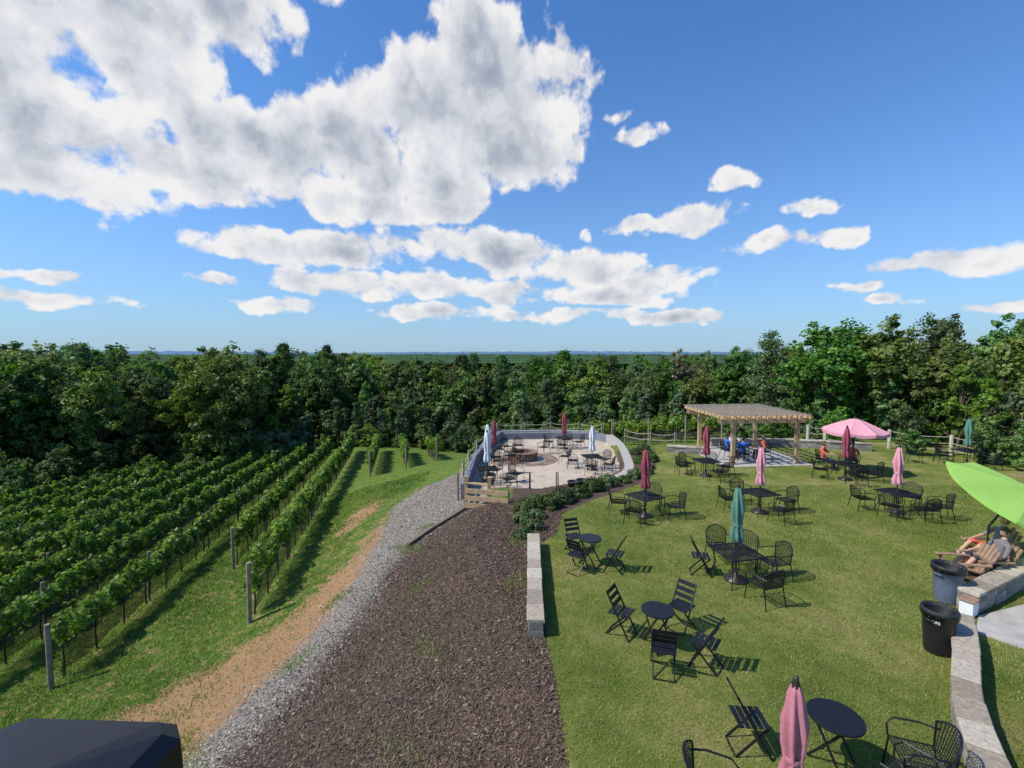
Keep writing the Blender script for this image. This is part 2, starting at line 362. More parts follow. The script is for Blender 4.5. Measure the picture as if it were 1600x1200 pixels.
# ------------------------------------------------------------------ trees
def treemesh(name,seed,h,cw,kind='broad'):
    global rng
    r=np.random.default_rng(seed)
    mb=MB(); lean=r.normal(size=2)*.03*h
    pts=[(lean[0]*t*t,lean[1]*t*t,h*.86*t-.4) for t in(0,.2,.4,.6,.8,1)]
    tr=.012*h+.03
    mb.tube(pts,[tr*(1.25-t*1.15) for t in(0,.2,.4,.6,.8,1)],0,7,cap=False)
    C=[];Nn=[];T=[];S=[]
    if kind=='pine':
        for k in range(60):
            t=r.random()**.8; z=h*(.18+.80*t); R=cw*(1-t)**.8*1.05+.15
            a=r.uniform(0,6.28); ex=np.array([math.cos(a),math.sin(a),-.12])
            mb.tube([(0,0,z),tuple(np.array([0,0,z])+ex*R)],[.04,.012],0,4,cap=False)
            n=130; q=r.random(n)**.6; P=np.array([0,0,z])+ex*R*q[:,None]+r.normal(size=(n,3))*np.array([.24,.24,.15])*(h/10)
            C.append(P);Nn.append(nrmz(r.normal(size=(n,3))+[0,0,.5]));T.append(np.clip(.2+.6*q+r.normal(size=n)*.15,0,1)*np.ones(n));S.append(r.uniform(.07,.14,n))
    else:
        nl={'broad':24,'young':13,'bush':11}[kind]
        lobes=[]
        cz={'broad':.52,'young':.50,'bush':.42}[kind]*h; ch={'broad':.46,'young':.50,'bush':.5}[kind]*h
        for k in range(nl):
            d=nrmz(r.normal(size=3)); q=r.uniform(.35,.78)
            taper=1-.35*max(0,d[2])
            lobes.append((np.array([d[0]*cw*q*taper,d[1]*cw*q*taper,cz+d[2]*ch*q*1.0]),r.uniform(.24,.46)*cw,r.random()))
        lobes.append((np.array([lean[0],lean[1],cz+ch*.70]),cw*.34,.6))
        for L,R,tn in lobes:
            mb.tube([(lean[0]*.3,lean[1]*.3,min(L[2],h*.8)*.6),tuple(L*[.6,.6,.92]),tuple(L)],[.3*tr+.02,.04,.015],0,4,cap=False)
            for c in range(11):
                d=nrmz(r.normal(size=3)+[0,0,.2]); cc=L+d*R*r.uniform(.55,1.16); cr=R*r.uniform(.18,.46)
                n=int(50); dd=nrmz(r.normal(size=(n,3))); P=cc+dd*cr*(r.random((n,1))**.45)*[1.15,1.15,.95]
                C.append(P);Nn.append(nrmz(dd*.6+d*.5+[0,0,.45]+r.normal(size=(n,3))*.5))
                T.append(np.clip(.3*tn+.45*r.random()+.12+r.normal(size=n)*.14,0,1)); S.append(r.uniform(.08,.19,n)*(h/11)**.5)
    C=np.concatenate(C);Nn=np.concatenate(Nn);T=np.concatenate(T);S=np.concatenate(S)
    sv=rng; rng=r; LV,LF=diamonds(C,Nn,S,.7); rng=sv
    wv=np.array(mb.v); wf=np.array(mb.f)
    V=np.concatenate([wv,LV]); F=np.concatenate([wf,LF+len(wv)])
    mi=np.concatenate([np.zeros(len(wf)),np.ones(len(LF))]); t=np.concatenate([np.full(len(wf),.5),T])
    lm={'pine':M['pine']}.get(kind,M['leaf'])
    return soup(name,V,F,[M['bark'],lm],mi,t,link=False)
BR=[treemesh('broadleaf_a',1,11,3.6),treemesh('broadleaf_b',2,11,3.0),treemesh('broadleaf_c',3,11,4.1),treemesh('broadleaf_d',4,11,3.3),treemesh('broadleaf_e',14,11,2.5),treemesh('broadleaf_f',24,11,2.9)]
YG=[treemesh('young_a',5,8,1.9,'young'),treemesh('young_b',6,8,2.2,'young'),treemesh('young_c',16,8,1.5,'young')]
BU=[treemesh('bush_a',7,4,2.3,'bush'),treemesh('bush_b',8,4,2.0,'bush')]
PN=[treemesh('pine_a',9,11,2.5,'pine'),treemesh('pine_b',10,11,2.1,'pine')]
def vari(me,mat):
    m=me.copy(); m.materials[1]=mat; return m
YS=[vari(YG[0],M['leaf2']),vari(YG[1],M['leaf2']),vari(BU[0],M['leaf2'])]; DR=vari(BR[1],M['dryleaf'])
forest=empty('forest')
def tree(pool,base,x,y,h,parent=forest,name=None,wide=1.0):
    me=random.choice(pool)
    if me.name.startswith('bush') : base=4
    s=h/base; w=s*wide*random.uniform(.8,1.2)
    if me.name.startswith('bush'): w=min(w,1.5)
    return put(name or 'forest_tree',me,(x,y,th(x,y)-.2),random.uniform(0,6.28),(w,w,s),parent)
EDGE=[(-54,62),(-45,60),(-35,60),(-25,62),(-15,60),(-5,56),(5,52),(15,48),(22,44),(30,40),(38,38),(46,36),(54,36)]
TOPZ=[(-54,8.8),(-46,8.0),(-38,7.5),(-33,8.1),(-27,7.3),(-18,6.8),(-12,6.4),(-3,6.3),(5,6.4),(15,6.3),(20,6.2),(27,6.9),(32,8.0),(38,8.4),(44,9.4),(50,11),(54,11)]
def ring(dadd,step,jit,hf,pool,base,a0=-56,a1=56,wide=1.,dz=0,var=.14):
    a=a0
    while a<a1:
        e=np.interp(a,[q[0] for q in EDGE],[q[1] for q in EDGE])+dadd+random.uniform(-jit,jit)
        x=e*math.sin(rad(a));y=e*math.cos(rad(a)); tz=np.interp(a,[q[0] for q in TOPZ],[q[1] for q in TOPZ])
        zb=th(x,y); h=(tz+dz-zb)*hf*random.uniform(1-var,1.04)
        if h>1.5: tree(pool,base,x,y,h,wide=wide)
        a+=math.degrees(step/e)*random.uniform(.6,1.4)
ring(-3,2.2,1.0,.27,BU,4,var=.5)
ring(-1,2.9,1.4,.48,YG+YS,8,-30,20,var=.4)
ring(-1,3.6,1.4,.42,YG+BU,8,-56,-30,var=.4)
ring(-1.5,2.8,1.0,.34,BU+BU+YG,4,18,56,var=.5)
ring(1,3.4,1.5,.55,YG+YS,8,16,56,var=.4)
ring(2,3.4,1.5,.66,YG+YS+YG,8,-28,20,var=.4)
ring(3,4.2,1.5,.45,BU,4,-56,56,var=.3)
ring(4,3.6,1.5,.93,BR+PN[:1],11,-56,-22,var=.32)
ring(4,3.2,1.5,.94,BR+PN[:1],11,16,56,var=.36)
ring(6,3.6,2,.8,BR+YG,11,-28,22,var=.32)
ring(10,4.2,2,.95,BR,11,var=.2)
ring(16,4.6,2.4,1.0,BR+PN,11,var=.18)
ring(22,5.4,2.4,.6,YG,8)
ring(28,6,4,1.0,BR+PN,11,dz=-.2)
ring(44,8,6,1.0,BR,11,dz=-.2,wide=1.2)
ring(66,10,8,1.0,BR,11,dz=-.2,wide=1.5)
def P2(az,d): return d*math.sin(rad(az)),d*math.cos(rad(az))
x,y=P2(20.2,50); tree([DR],11,x,y,6.6-th(x,y),None,'dry_tree',1.05)
x,y=P2(29.2,42); tree([PN[0]],11,x,y,7.6-th(x,y),None,'pine_tree')
x,y=P2(34.5,40); tree([BR[0]],11,x,y,8.2-th(x,y),None,'oak_tree',1.15)
x,y=P2(39.6,40); tree([BR[3]],11,x,y,8.6-th(x,y),None,'oak_tree',1.0)
x,y=P2(-32,60); tree([BR[2]],11,x,y,7.6-th(x,y),None,'broadleaf_tree',1.0)
x,y=P2(0,52); tree([BU[0]],4,x,y,4.2,None,'willow_shrub',1.0)
def band(name,d0,d1,z0,z1,mat,amp,seed,st=.25,fr=(5,9,17,33,61,120,240,400)):
    A=np.radians(np.arange(-75,75.1,st)); r=np.random.default_rng(seed); D=np.linspace(d0,d1,8)
    ph=r.uniform(0,6,8)
    prof=sum(np.sin(A*f_+p)/(i+1.5) for i,(f_,p) in enumerate(zip(fr,ph)))
    V=[]
    for i,d in enumerate(D):
        t=i/7; z=z0+(z1-z0)*t+prof*amp*t+r.normal(size=len(A))*amp*.25*t
        V.append(np.stack([d*np.sin(A),d*np.cos(A),z],1))
    V=np.concatenate(V); n=len(A); I=np.arange(8*n).reshape(8,n)
    F=np.stack([I[:-1,:-1],I[:-1,1:],I[1:,1:],I[1:,:-1]],-1).reshape(-1,4)
    return soup(name,V,F,[mat],None,None,True)
M['plain']=simple('distant_forest',(.05,.09,.045),.95,.5,.05,0,0,0)
M['ridge']=simple('hazy_ridge',(.075,.13,.17),1,.1,.002,0,0,0)  # aerial haze painted into the base colour, no volume
M['ridge2']=simple('hazier_ridge',(.11,.19,.29),1,.1,.002,0,0,0)  # farther ridge: bluer, more haze painted into its colour
band('distant_woodland',170,900,2.0,4.4,M['plain'],1.0,1,.1,(40,90,170,330,610,900,1400,2100))
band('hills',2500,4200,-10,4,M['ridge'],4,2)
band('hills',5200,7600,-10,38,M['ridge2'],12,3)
# ------------------------------------------------------------------ vineyard
def vrow(off,y0,y1,dens,xk=.257):
    def pos(y): return off-xk*y
    L=(y1-y0)*1.033
    n=int(L*dens)
    y=y0+.3+(y1-y0-.5)*rng.random(n)
    w=.62+.28*np.sin(y*2.1+off)+.24*np.sin(y*5.3+off*2)
    top=1.74+.13*np.sin(y*1.9+off*3)+.16*np.sin(y*6.1+off); bot=1.05-.18*np.sin(y*2.7+off)-.18*np.sin(y*7.3)
    a=rng.uniform(0,2*np.pi,n); rr_=rng.random(n)**.35
    cx=np.cos(a)*rr_*.28*w*1.25; zz=bot+(top-bot)*(.5+.5*np.sin(a)*rr_)
    lo=rng.random(n)<.07; zz=np.where(lo,zz-rng.random(n)*.45,zz+(rng.random(n)<.08)*rng.random(n)*.4)
    x=pos(y)+cx; zg=terr(pos(y),y)
    P=np.stack([x,y+rng.normal(size=n)*.05,zg+zz],1)
    nn=nrmz(np.stack([np.cos(a),rng.normal(size=n)*.5,np.sin(a)+.3],1)+rng.normal(size=(n,3))*.5)
    s=rng.uniform(.045,.085,n)*np.interp(y,[10,30,55],[1,1.7,2.6])
    cl=np.sin(y*4.3+off*7)*.14+np.sin(y*11+cx*9)*.12
    t=np.clip(.48+cl+rng.normal(size=n)*.2,0,1)
    V,F=diamonds(P,nn,s,.85)
    o=soup('grapevine_row',V,F,[M['vine']],None,t)
    mb=MB()
    yv=y0+.5
    while yv<y1:
        xx=pos(yv);z=th(xx,yv)
        mb.tube([(xx,yv,z-.05),(xx+random.uniform(-.04,.04),yv+random.uniform(-.05,.05),z+.5),(xx,yv,z+1.0)],[.035,.026,.022],0,5,cap=False)
        mb.tube([(xx,yv,z+.95),(xx,yv+.7,z+1.02)],[.02,.012],0,4,cap=False)
        mb.tube([(xx,yv,z+.95),(xx,yv-.7,z+1.02)],[.02,.012],0,4,cap=False)
        yv+=1.5
    k=0;yv=y0
    while yv<=y1:
        xx=pos(yv);z=th(xx,yv); r=.07 if k==0 else .05
        hh=1.9 if k==0 else 2.0
        mb.tube([(xx,yv,z-.2),(xx+random.uniform(-.05,.05),yv+random.uniform(-.05,.05),z+hh)],[r,r*.92],1,8)
        k+=1;yv+=5.2
    for hz in(.95,1.4):
        ln=[];yv=y0
        while yv<=y1: ln.append((pos(yv),yv,th(pos(yv),yv)+hz)); yv+=2.6
        mb.tube(ln,.004,2,3,cap=False)
    me=mb.mesh('trunks_posts_wires',[M['grapewood'],M['postwood'],M['wire']]); c=put('trunks_posts_wires',me); c.parent=o
    yv=np.arange(y0+.2,y1,.35)
    rows=[]
    for hz,dxx in((1.15,.22),(.85,.24),(.5,.15),(.26,.10)):
        jitter=.05*np.sin(yv*3)+.04*np.sin(yv*7.7)
        px=pos(yv)+(dxx+jitter*.6); rows.append(np.stack([px,yv,terr(pos(yv),yv)+hz+jitter*(hz<.4)],1))
    vv=np.stack(rows,0).reshape(-1,3); m_=len(yv)
    I=np.arange(4*m_).reshape(4,m_)
    Fs=np.stack([I[:-1,:-1],I[:-1,1:],I[1:,1:],I[1:,:-1]],-1).reshape(-1,4)
    no=soup('bird_net',vv,Fs,[M['net']],None,None,True); no.parent=o
starts=[13.5,19.6,12.4]+[10.5]*20
for i in range(20):
    off=-4.5-2.65*i
    y0=starts[i]; y0=max(y0,(-off)/(1.32-.257)) if i>3 else y0
    y1=51-abs(i-7)*.25
    if y1-y0>5: vrow(off,y0,y1,330 if i<5 else 210 if i<10 else 150)
for off,y0,y1 in((-1.85,33,50),(.8,34.5,49),(3.4,37,48)): vrow(off,y0,y1,150)
for k in range(4): vrow(15.5+2.6*k,32.5,41,120)
# ------------------------------------------------------------------ stone walls
def stonewall(name,path,w,h,zf,course=.15,capt=.07):
    mb=MB()
    for i in range(len(path)-1):
        a=Vector((*path[i],0));b=Vector((*path[i+1],0));d=b-a;L=d.length;ang=math.atan2(d.y,d.x);R=Matrix.Rotation(ang,3,'Z')
        nrow=max(1,int(round((h-capt)/course)))+1
        for r in range(nrow):
            s=0
            while s<L-.01:
                l=min(random.uniform(.22,.45),L-s)
                if L-s-l<.12:l=L-s
                c=a+d.normalized()*(s+l/2); z0=zf(c.x,c.y)
                hh=course
                mb.box((c.x,c.y,z0+h-capt-hh/2-r*hh),(l-.008,w-.05+random.uniform(-.015,.015),hh-.007),0,R,bev=.008)
                s+=l
        s=0
        while s<L-.01:
            l=min(random.uniform(.4,.6),L-s)
            if L-s-l<.2:l=L-s
            c=a+d.normalized()*(s+l/2); z0=zf(c.x,c.y)
            mb.box((c.x,c.y,z0+h-capt/2+random.uniform(-.006,.006)),(l-.01,w+random.uniform(-.02,.02),capt),1,R,bev=.014)
            s+=l
    return put(name,mb.mesh(name,[M['stone'],M['capstone']]))
stonewall('stone_wall',[(.46,8.6),(.62,12.95)],.34,.36,lambda x,y:0.)
def arc(pts,n=5):
    out=[]; P=[pts[0]]+pts+[pts[-1]]
    for i in range(1,len(P)-2):
        p0,p1,p2,p3=[np.array(P[i+k],float) for k in(-1,0,1,2)]
        for t in np.linspace(0,1,n,endpoint=False):
            out.append(tuple(.5*((2*p1)+(-p0+p2)*t+(2*p0-5*p1+4*p2-p3)*t*t+(-p0+3*p1-3*p2+p3)*t**3)))
    out.append(tuple(P[-1])); return out
stonewall('curved_stone_wall',arc([(5.3,4.0),(5.85,5.2),(6.75,6.5),(7.85,7.65),(8.85,8.75)],3),.36,.42,lambda x,y:0.)
stonewall('curved_stone_wall',arc([(9.75,9.55),(11.0,10.15),(12.2,10.75),(13.6,11.2),(16,11.6)],3),.40,.45,lambda x,y:0.)
stonewall('low_stone_wall',[(8.7,25.6),(10.4,25.0)],.4,.4,lambda x,y:0.)
stonewall('low_stone_wall',[(11.9,27.4),(16.4,27.2),(20.4,25.9)],.4,.45,lambda x,y:0.)
mb=MB(); mb.poly_prism([(9.15,8.75),(9.75,9.3),(11.2,9.75),(12.6,10.2),(15,10.6),(15,8.6),(12.6,8.3),(11,8.2),(9.9,7.8)],-.2,.035,0)
put('paved_path',mb.mesh('paved_path',[M['concrete'],M['label']]))
mb=MB(); mb.box((0,0,.15),(.30,.22,.30),0,bev=.01); mb.box((0,0,.312),(.34,.26,.024),1,bev=.006)
put('wall_end_box',mb.mesh('wall_end_box',[M['label'],M['deckwood']]),(9.62,9.38,.035),.5)
mb=MB()
pt=[(-3.45,14.9),(-2.9,15.75),(-2.25,16.5),(-1.75,17.2)]
for a,b in zip(pt,pt[1:]): mb.beam((*a,th(*a)+.06),(*b,th(*b)+.06),.14,.16,0)
put('timber_edging',mb.mesh('timber_edging',[M['timber']]))
# ------------------------------------------------------------------ patio
pat=empty('fire_pit_patio')
mb=MB(); mb.poly_prism(PATIO,-5,-.5,0,1); put('paving',mb.mesh('paving',[M['paver'],M['stone']]),parent=pat)
mb=MB()
def ribbon(mb,path,w,z0,z1,m):
    for a,b in zip(path,path[1:]):
        a=Vector((*a,0));b=Vector((*b,0));d=(b-a); n=Vector((-d.y,d.x,0)).normalized()*w/2
        q=[a-n,b-n,b+n,a+n]; mb.poly_prism([(p.x,p.y) for p in q],z0,z1,m)
ribbon(mb,[(-2.02,18.9),(-2.02,24),(-1.62,28.05),(-.8,32.15)],.25,-4.5,.10,0)
ribbon(mb,[(-.8,32.16),(2.8,32.56),(5.95,32.15),(6.6,31.0)],.5,-4.5,-.06,0)
ribbon(mb,[(-.8,32.35),(2.8,32.75),(6.1,32.3)],.2,-.06,.06,1)
put('parapet',mb.mesh('parapet',[M['parapet'],M['concrete']]),parent=pat)
mb=MB(); ribbon(mb,arc([(2.9,19.25),(4.35,20.0),(5.5,21.5),(6.1,24.2),(6.6,28),(6.6,31)],4),.45,-1.2,.03,0); put('curved_curb',mb.mesh('curved_curb',[M['concrete']]),parent=pat)
mb=MB()
for k in range(3): mb.box((1.35,18.62-.32*k,-.42+.14*k-.14),(3.2,.34,.3),0,bev=.01)
put('patio_steps',mb.mesh('patio_steps',[M['concrete']]),parent=pat)
def cyl_stones(mb,r,z0,rows,hh,m,c=(0,0),n=16,w=.22):
    for rI in range(rows):
        for k in range(n):
            a=2*math.pi*(k+.5*(rI%2))/n; R=Matrix.Rotation(a,3,'Z')
            mb.box((c[0]+r*math.cos(a),c[1]+r*math.sin(a),z0+hh*(rI+.5)),(w,2*math.pi*r/n*.96,hh*.95),m,R,bev=.012)
mb=MB(); cyl_stones(mb,.72,0,3,.14,0); mb.lathe([(0,.1),(.62,.1)],1,20)
mb.lathe([(.6,.42),(.6,.46),(.86,.46),(.86,.42)],0,24)
put('fire_pit',mb.mesh('fire_pit',[M['firestone'],M['blackplastic']]),(.62,26.0,-.5))
mb=MB()
for k in range(40):
    a=6.283*k/40
    for rr_ in(1.1,1.35,1.6): mb.box((rr_*math.cos(a),rr_*math.sin(a),.002),(.23,rr_*.15,.02),0,Matrix.Rotation(a,3,'Z'))
put('circular_paving',mb.mesh('circular_paving',[M['firestone']]),(.9,26.0,-.5),parent=pat)
def ropefence(name,pts,h=1.1,ropes=(.95,.55),r=.06,zf=None,sag=.12,pm='postwood'):
    mb=MB(); zf=zf or th
    for x,y in pts:
        z=zf(x,y); mb.tube([(x,y,z-.3),(x,y,z+h)],[r,r*.95],0,8)
    for (a,b),(c,d) in zip(pts,pts[1:]):
        for q in ropes:
            ln=[]
            for t in np.linspace(0,1,9):
                x=a+(c-a)*t;y=b+(d-b)*t; ln.append((x,y,zf(a,b)*(1-t)+zf(c,d)*t+q-4*sag*t*(1-t)))
            mb.tube(ln,.018,1,5)
    return put(name,mb.mesh(name,[M[pm],M['rope']]))
pz=lambda x,y:-.25
ropefence('rope_fence',[(-2.25,18.8),(-2.25,21),(-2.2,23.3),(-2.0,26),(-1.65,29),(-1.05,32.5),(.9,32.9),(2.8,33.1),(4.8,32.9),(6.4,32.5)],.85,(.75,.45),.055,pz)
ropefence('rope_fence',[(26.6,19.0),(25.4,20.8),(24.5,22.9),(23.9,24.8),(22.0,26.6),(19.2,28.0),(18.4,28.4)],1.1,(1.0,.65,.3),.095,lambda x,y:0.,.1,'postlight')
ropefence('rope_fence',[(7.3,29.5),(8.6,28.3),(10,28.0)],1.0,(.9,.55),.05,lambda x,y:-.3)
mb=MB()
pp=[(-1.75,17.15),(-.85,16.95),(-.15,16.75)]
zb_=-.5
for i,(x,y) in enumerate(pp):
    mb.box((x,y,zb_+.5),(.14,.14,1.8 if i<2 else 1.4),0)
for i in range(2):
    a,b=pp[i],pp[i+1]
    for q in(.3,.58,.86): mb.beam((a[0],a[1]-.09,zb_+q),(b[0],b[1]-.09,zb_+q),.035,.18,0)
mb.beam((*pp[0],zb_+1.15),(*pp[1],zb_+1.1),.16,.05,0)
mb.beam((-1.8,17.2,.25),(-1.9,18.9,.25),.05,.2,0); mb.beam((-1.8,17.2,-.1),(-1.9,18.9,-.1),.05,.2,0)
put('wooden_fence',mb.mesh('wooden_fence',[M['pergolawood']]))
mb=MB(); mb.tube([(0,0,0),(0,0,.85),(0,.1,.93),(0,.65,.80),(0,.75,.7),(0,.75,-.3)],.025,0,6)
hr=mb.mesh('handrail',[M['black']])
for x,y in((.75,18.7),(1.9,18.7)): put('handrail',hr,(x,y,-.35))
mb=MB(); mb.lathe([(0,0),(.17,0),(.25,.3),(.27,.3),(.27,.35),(.22,.35),(.2,.25),(0,.25)],0,20); pot=mb.mesh('planter_pot',[M['blackplastic']],True)
for x,y in((2.55,18.75),(2.95,19.0)): put('planter_pot',pot,(x,y,-.1))
# ------------------------------------------------------------------ shrubs along bed
def shrub(seed,r,h):
    global rng
    rr_=np.random.default_rng(seed); mb=MB(); C=[];Nn=[];T=[]
    for k in range(7): a=rr_.uniform(0,6.28); mb.tube([(0,0,-.05),(r*.6*math.cos(a),r*.6*math.sin(a),h*.6)],[.02,.008],0,4,cap=False)
    for k in range(26):
        d=nrmz(rr_.normal(size=3)); d[2]=abs(d[2]); c=d*[r*.75,r*.75,h*.75]; n=70
        dd=nrmz(rr_.normal(size=(n,3))); C.append(c+dd*r*.3*rr_.random((n,1))**.4); Nn.append(nrmz(dd+d*.6+rr_.normal(size=(n,3))*.4)); T.append(np.clip(rr_.random()*.6+.1+rr_.normal(size=n)*.15,0,1))
    C=np.concatenate(C);C[:,2]=np.maximum(C[:,2],.01); sv=rng;rng=rr_; LV,LF=diamonds(C,np.concatenate(Nn),rr_.uniform(.025,.05,len(C)),.6); rng=sv
    wv=np.array(mb.v);wf=np.array(mb.f)
    return soup('shrub',np.concatenate([wv,LV]),np.concatenate([wf,LF+len(wv)]),[M['bark'],M['shrubleaf']],np.concatenate([np.zeros(len(wf)),np.ones(len(LF))]),np.concatenate([np.full(len(wf),.5),np.concatenate(T)]),link=False)
SH=[shrub(31,.5,.5),shrub(32,.45,.42),shrub(33,.42,.36)]
sp=[(.35,13.6),(.75,14.2),(.4,14.7),(.85,15.2),(.5,15.8),(1.3,16.2),(.9,16.8),(1.9,16.9),(2.6,17.6),(3.3,18.4),(4.0,19.0),(4.8,19.5),(6.2,20.9),(6.6,21.9),(7.1,23.4),(7.4,24.6),(7.6,26.2),(5.5,20.2),(6.5,23),(6.8,25)]
for x,y in sp: put('shrub',random.choice(SH),(x,y,max(th(x,y),-.15)),random.uniform(0,6),random.uniform(.7,1.1))
# ------------------------------------------------------------------ pergola
mb=MB()
posts=[(10.95,22.6),(14.3,22.9),(10.8,26.3),(14.15,26.6)]
for x,y in posts:
    mb.box((x,y,1.12),(.17,.17,2.3),0); mb.box((x,y,.08),(.25,.25,.16),0)
for (a,b) in((0,1),(2,3)):
    A=Vector((*posts[a],0));B=Vector((*posts[b],0));d=(B-A).normalized()
    for s in(-.11,.11):
        mb.beam(A-d*.75+Vector((0,s,2.2)),B+d*.35+Vector((0,s,2.2)),.05,.24,0)
    for P_,sg in((A,1),(B,-1)): mb.beam(P_+Vector((0,0,1.65)),P_+d*sg*.5+Vector((0,0,2.10)),.09,.09,0)
for k in range(9):
    t=k/8; x=10.25+4.3*t; mb.beam((x+.03,22.0+.3*t,2.41),(x-.10,26.9+.3*t,2.41),.05,.16,0)
for k in range(12):
    t=k/11; y=22.1+4.7*t; mb.beam((10.05,y,2.53),(14.7,y+.40,2.53),.09,.035,1)
put('pergola',mb.mesh('pergola',[M['pergolawood'],M['pergolatop']]))
mb=MB(); mb.poly_prism([(10.3,22.0),(14.9,22.4),(14.8,27.3),(10.2,26.9)],-.2,.03,0); put('pergola_pad',mb.mesh('pergola_pad',[M['concrete']]))
# ------------------------------------------------------------------ furniture
def folding_chair():
    mb=MB()
    for s in(-.2,.2):
        mb.beam((s,.24,0),(s*.95,-.24,.88),.018,.03,0)
        mb.beam((s*.86,-.24,0),(s*.86,.20,.45),.018,.03,0)
    mb.beam((-.2,.24,.01),(.2,.24,.01),.02,.02,0); mb.beam((-.17,-.24,.01),(.17,-.24,.01),.02,.02,0)
    for k in range(5): mb.box((0,-.17+.085*k,.455),(.40,.066,.014),0)
    for z in(.62,.73,.84): mb.box((0,.24-.48*z/.88,z),(.40,.014,.08),0,Matrix.Rotation(rad(18),3,'X'))
    return mb.mesh('folding_chair',[M['black']])
def mesh_chair():
    mb=MB(); W=.25
    seat=lambda u,v:(u*W,v*.24,.43-.02*(1-u*u)*(1-v*v)*1)
    def back(u,w):
        return (u*W*(1.0+.1*w),-.24-.12*w+.10*u*u*w,.44+w*(.44-.12*u*u))
    n=12
    for i in range(n+1):
        u=-1+2*i/n
        mb.tube([seat(u,v) for v in np.linspace(-1,1,4)],.006,0,3,cap=False)
        mb.tube([seat(v,u) for v in np.linspace(-1,1,4)],.006,0,3,cap=False)
        mb.tube([back(u,w) for w in np.linspace(0,1,4)],.006,0,3,cap=False)
        mb.tube([back(v,(u+1)/2) for v in np.linspace(-1,1,6)],.006,0,3,cap=False)
    mb.tube([seat(-1,-1),seat(1,-1),seat(1,1),seat(-1,1)],.013,0,5,closed=True)
    mb.tube([back(-1,0)]+[back(-1,w) for w in(.5,.9)]+[back(u,1) for u in np.linspace(-1,1,9)]+[back(1,.9),back(1,.5),back(1,0)],.014,0,6)
    for s in(-1,1):
        mb.tube([(s*W*1.05,-.30,.66),(s*W*1.25,-.1,.67),(s*W*1.22,.18,.66),(s*W*1.15,.26,.58),(s*W,.25,.43)],.013,0,5)
        mb.tube([(s*W,.24,.43),(s*W*1.1,.28,0)],.013,0,5); mb.tube([(s*W,-.24,.43),(s*W*1.1,-.32,0)],.013,0,5)
    return mb.mesh('mesh_armchair',[M['black']])
def bistro_table(r=.33):
    mb=MB(); mb.lathe([(0,.72),(r-.01,.72),(r,.715),(r,.695),(r-.02,.69),(0,.70)],0,32)
    for s in(-.16,.16):
        mb.beam((s,-.26,0),(s,.2,.69),.018,.028,0); mb.beam((s*.85,.26,0),(s*.85,-.2,.69),.018,.028,0)
    mb.beam((-.16,-.26,.012),(.16,-.26,.012),.02,.02,0); mb.beam((-.14,.26,.012),(.14,.26,.012),.02,.02,0)
    return mb.mesh('bistro_table',[M['black']])
def square_table(w=.46):
    mb=MB(); n=17
    for i in range(n+1):
        u=-w+2*w*i/n; mb.tube([(u,-w,.71),(u,w,.71)],.009,0,3,cap=False); mb.tube([(-w,u,.706),(w,u,.706)],.009,0,3,cap=False)
    mb.tube([(-w,-w,.71),(w,-w,.71),(w,w,.71),(-w,w,.71)],.018,0,6,closed=True)
    mb.lathe([(.1,.715),(.03,.715)],0,12)
    for a in(-1,1):
        for b in(-1,1): mb.tube([(a*w*.85,b*w*.85,.7),(a*w*.7,b*w*.7,.35),(a*w*.95,b*w*.95,0)],.014,0,5)
    return mb.mesh('square_mesh_table',[M['black']])
FC=folding_chair();MC=mesh_chair();BT=bistro_table(.30);BT2=bistro_table(.33);ST=square_table()
def closed_umbrella(mat,name):
    mb=MB(); mb.lathe([(.02,0.02),(.02,2.34),(.0,2.36)],1,10); mb.lathe([(0,0),(.25,0),(.25,.05),(.06,.08),(.04,.3),(0,.3)],1,20)
    def fold(a,i): return 1+(.34 if i<6 else .16)*math.cos(6*a+.35*i)+.09*math.sin(3*a+1.7*i)
    mb.lathe([(.10,.98),(.118,1.0),(.115,1.15),(.078,1.38),(.105,1.58),(.118,1.78),(.095,2.02),(.07,2.2),(.04,2.3),(.0,2.33)],0,60,fold=fold)
    mb.lathe([(.09,1.35),(.096,1.37),(.096,1.41),(.09,1.43)],2,20)
    mb.lathe([(.05,2.28),(.03,2.36),(.022,2.40),(0,2.41)],1,12)
    return mb.mesh(name,[mat,M['u_bronze'],mat],True)
CU={k:closed_umbrella(M['u_'+k],'closed_umbrella_'+k) for k in('pink','pinklt','maroon','teal','white')}
def umb(k,x,y,z=0,h=1.0,rz=None): put('closed_umbrella',CU[k],(x,y,z),random.uniform(0,1) if rz is None else rz,(h*1.08,h*1.08,h))
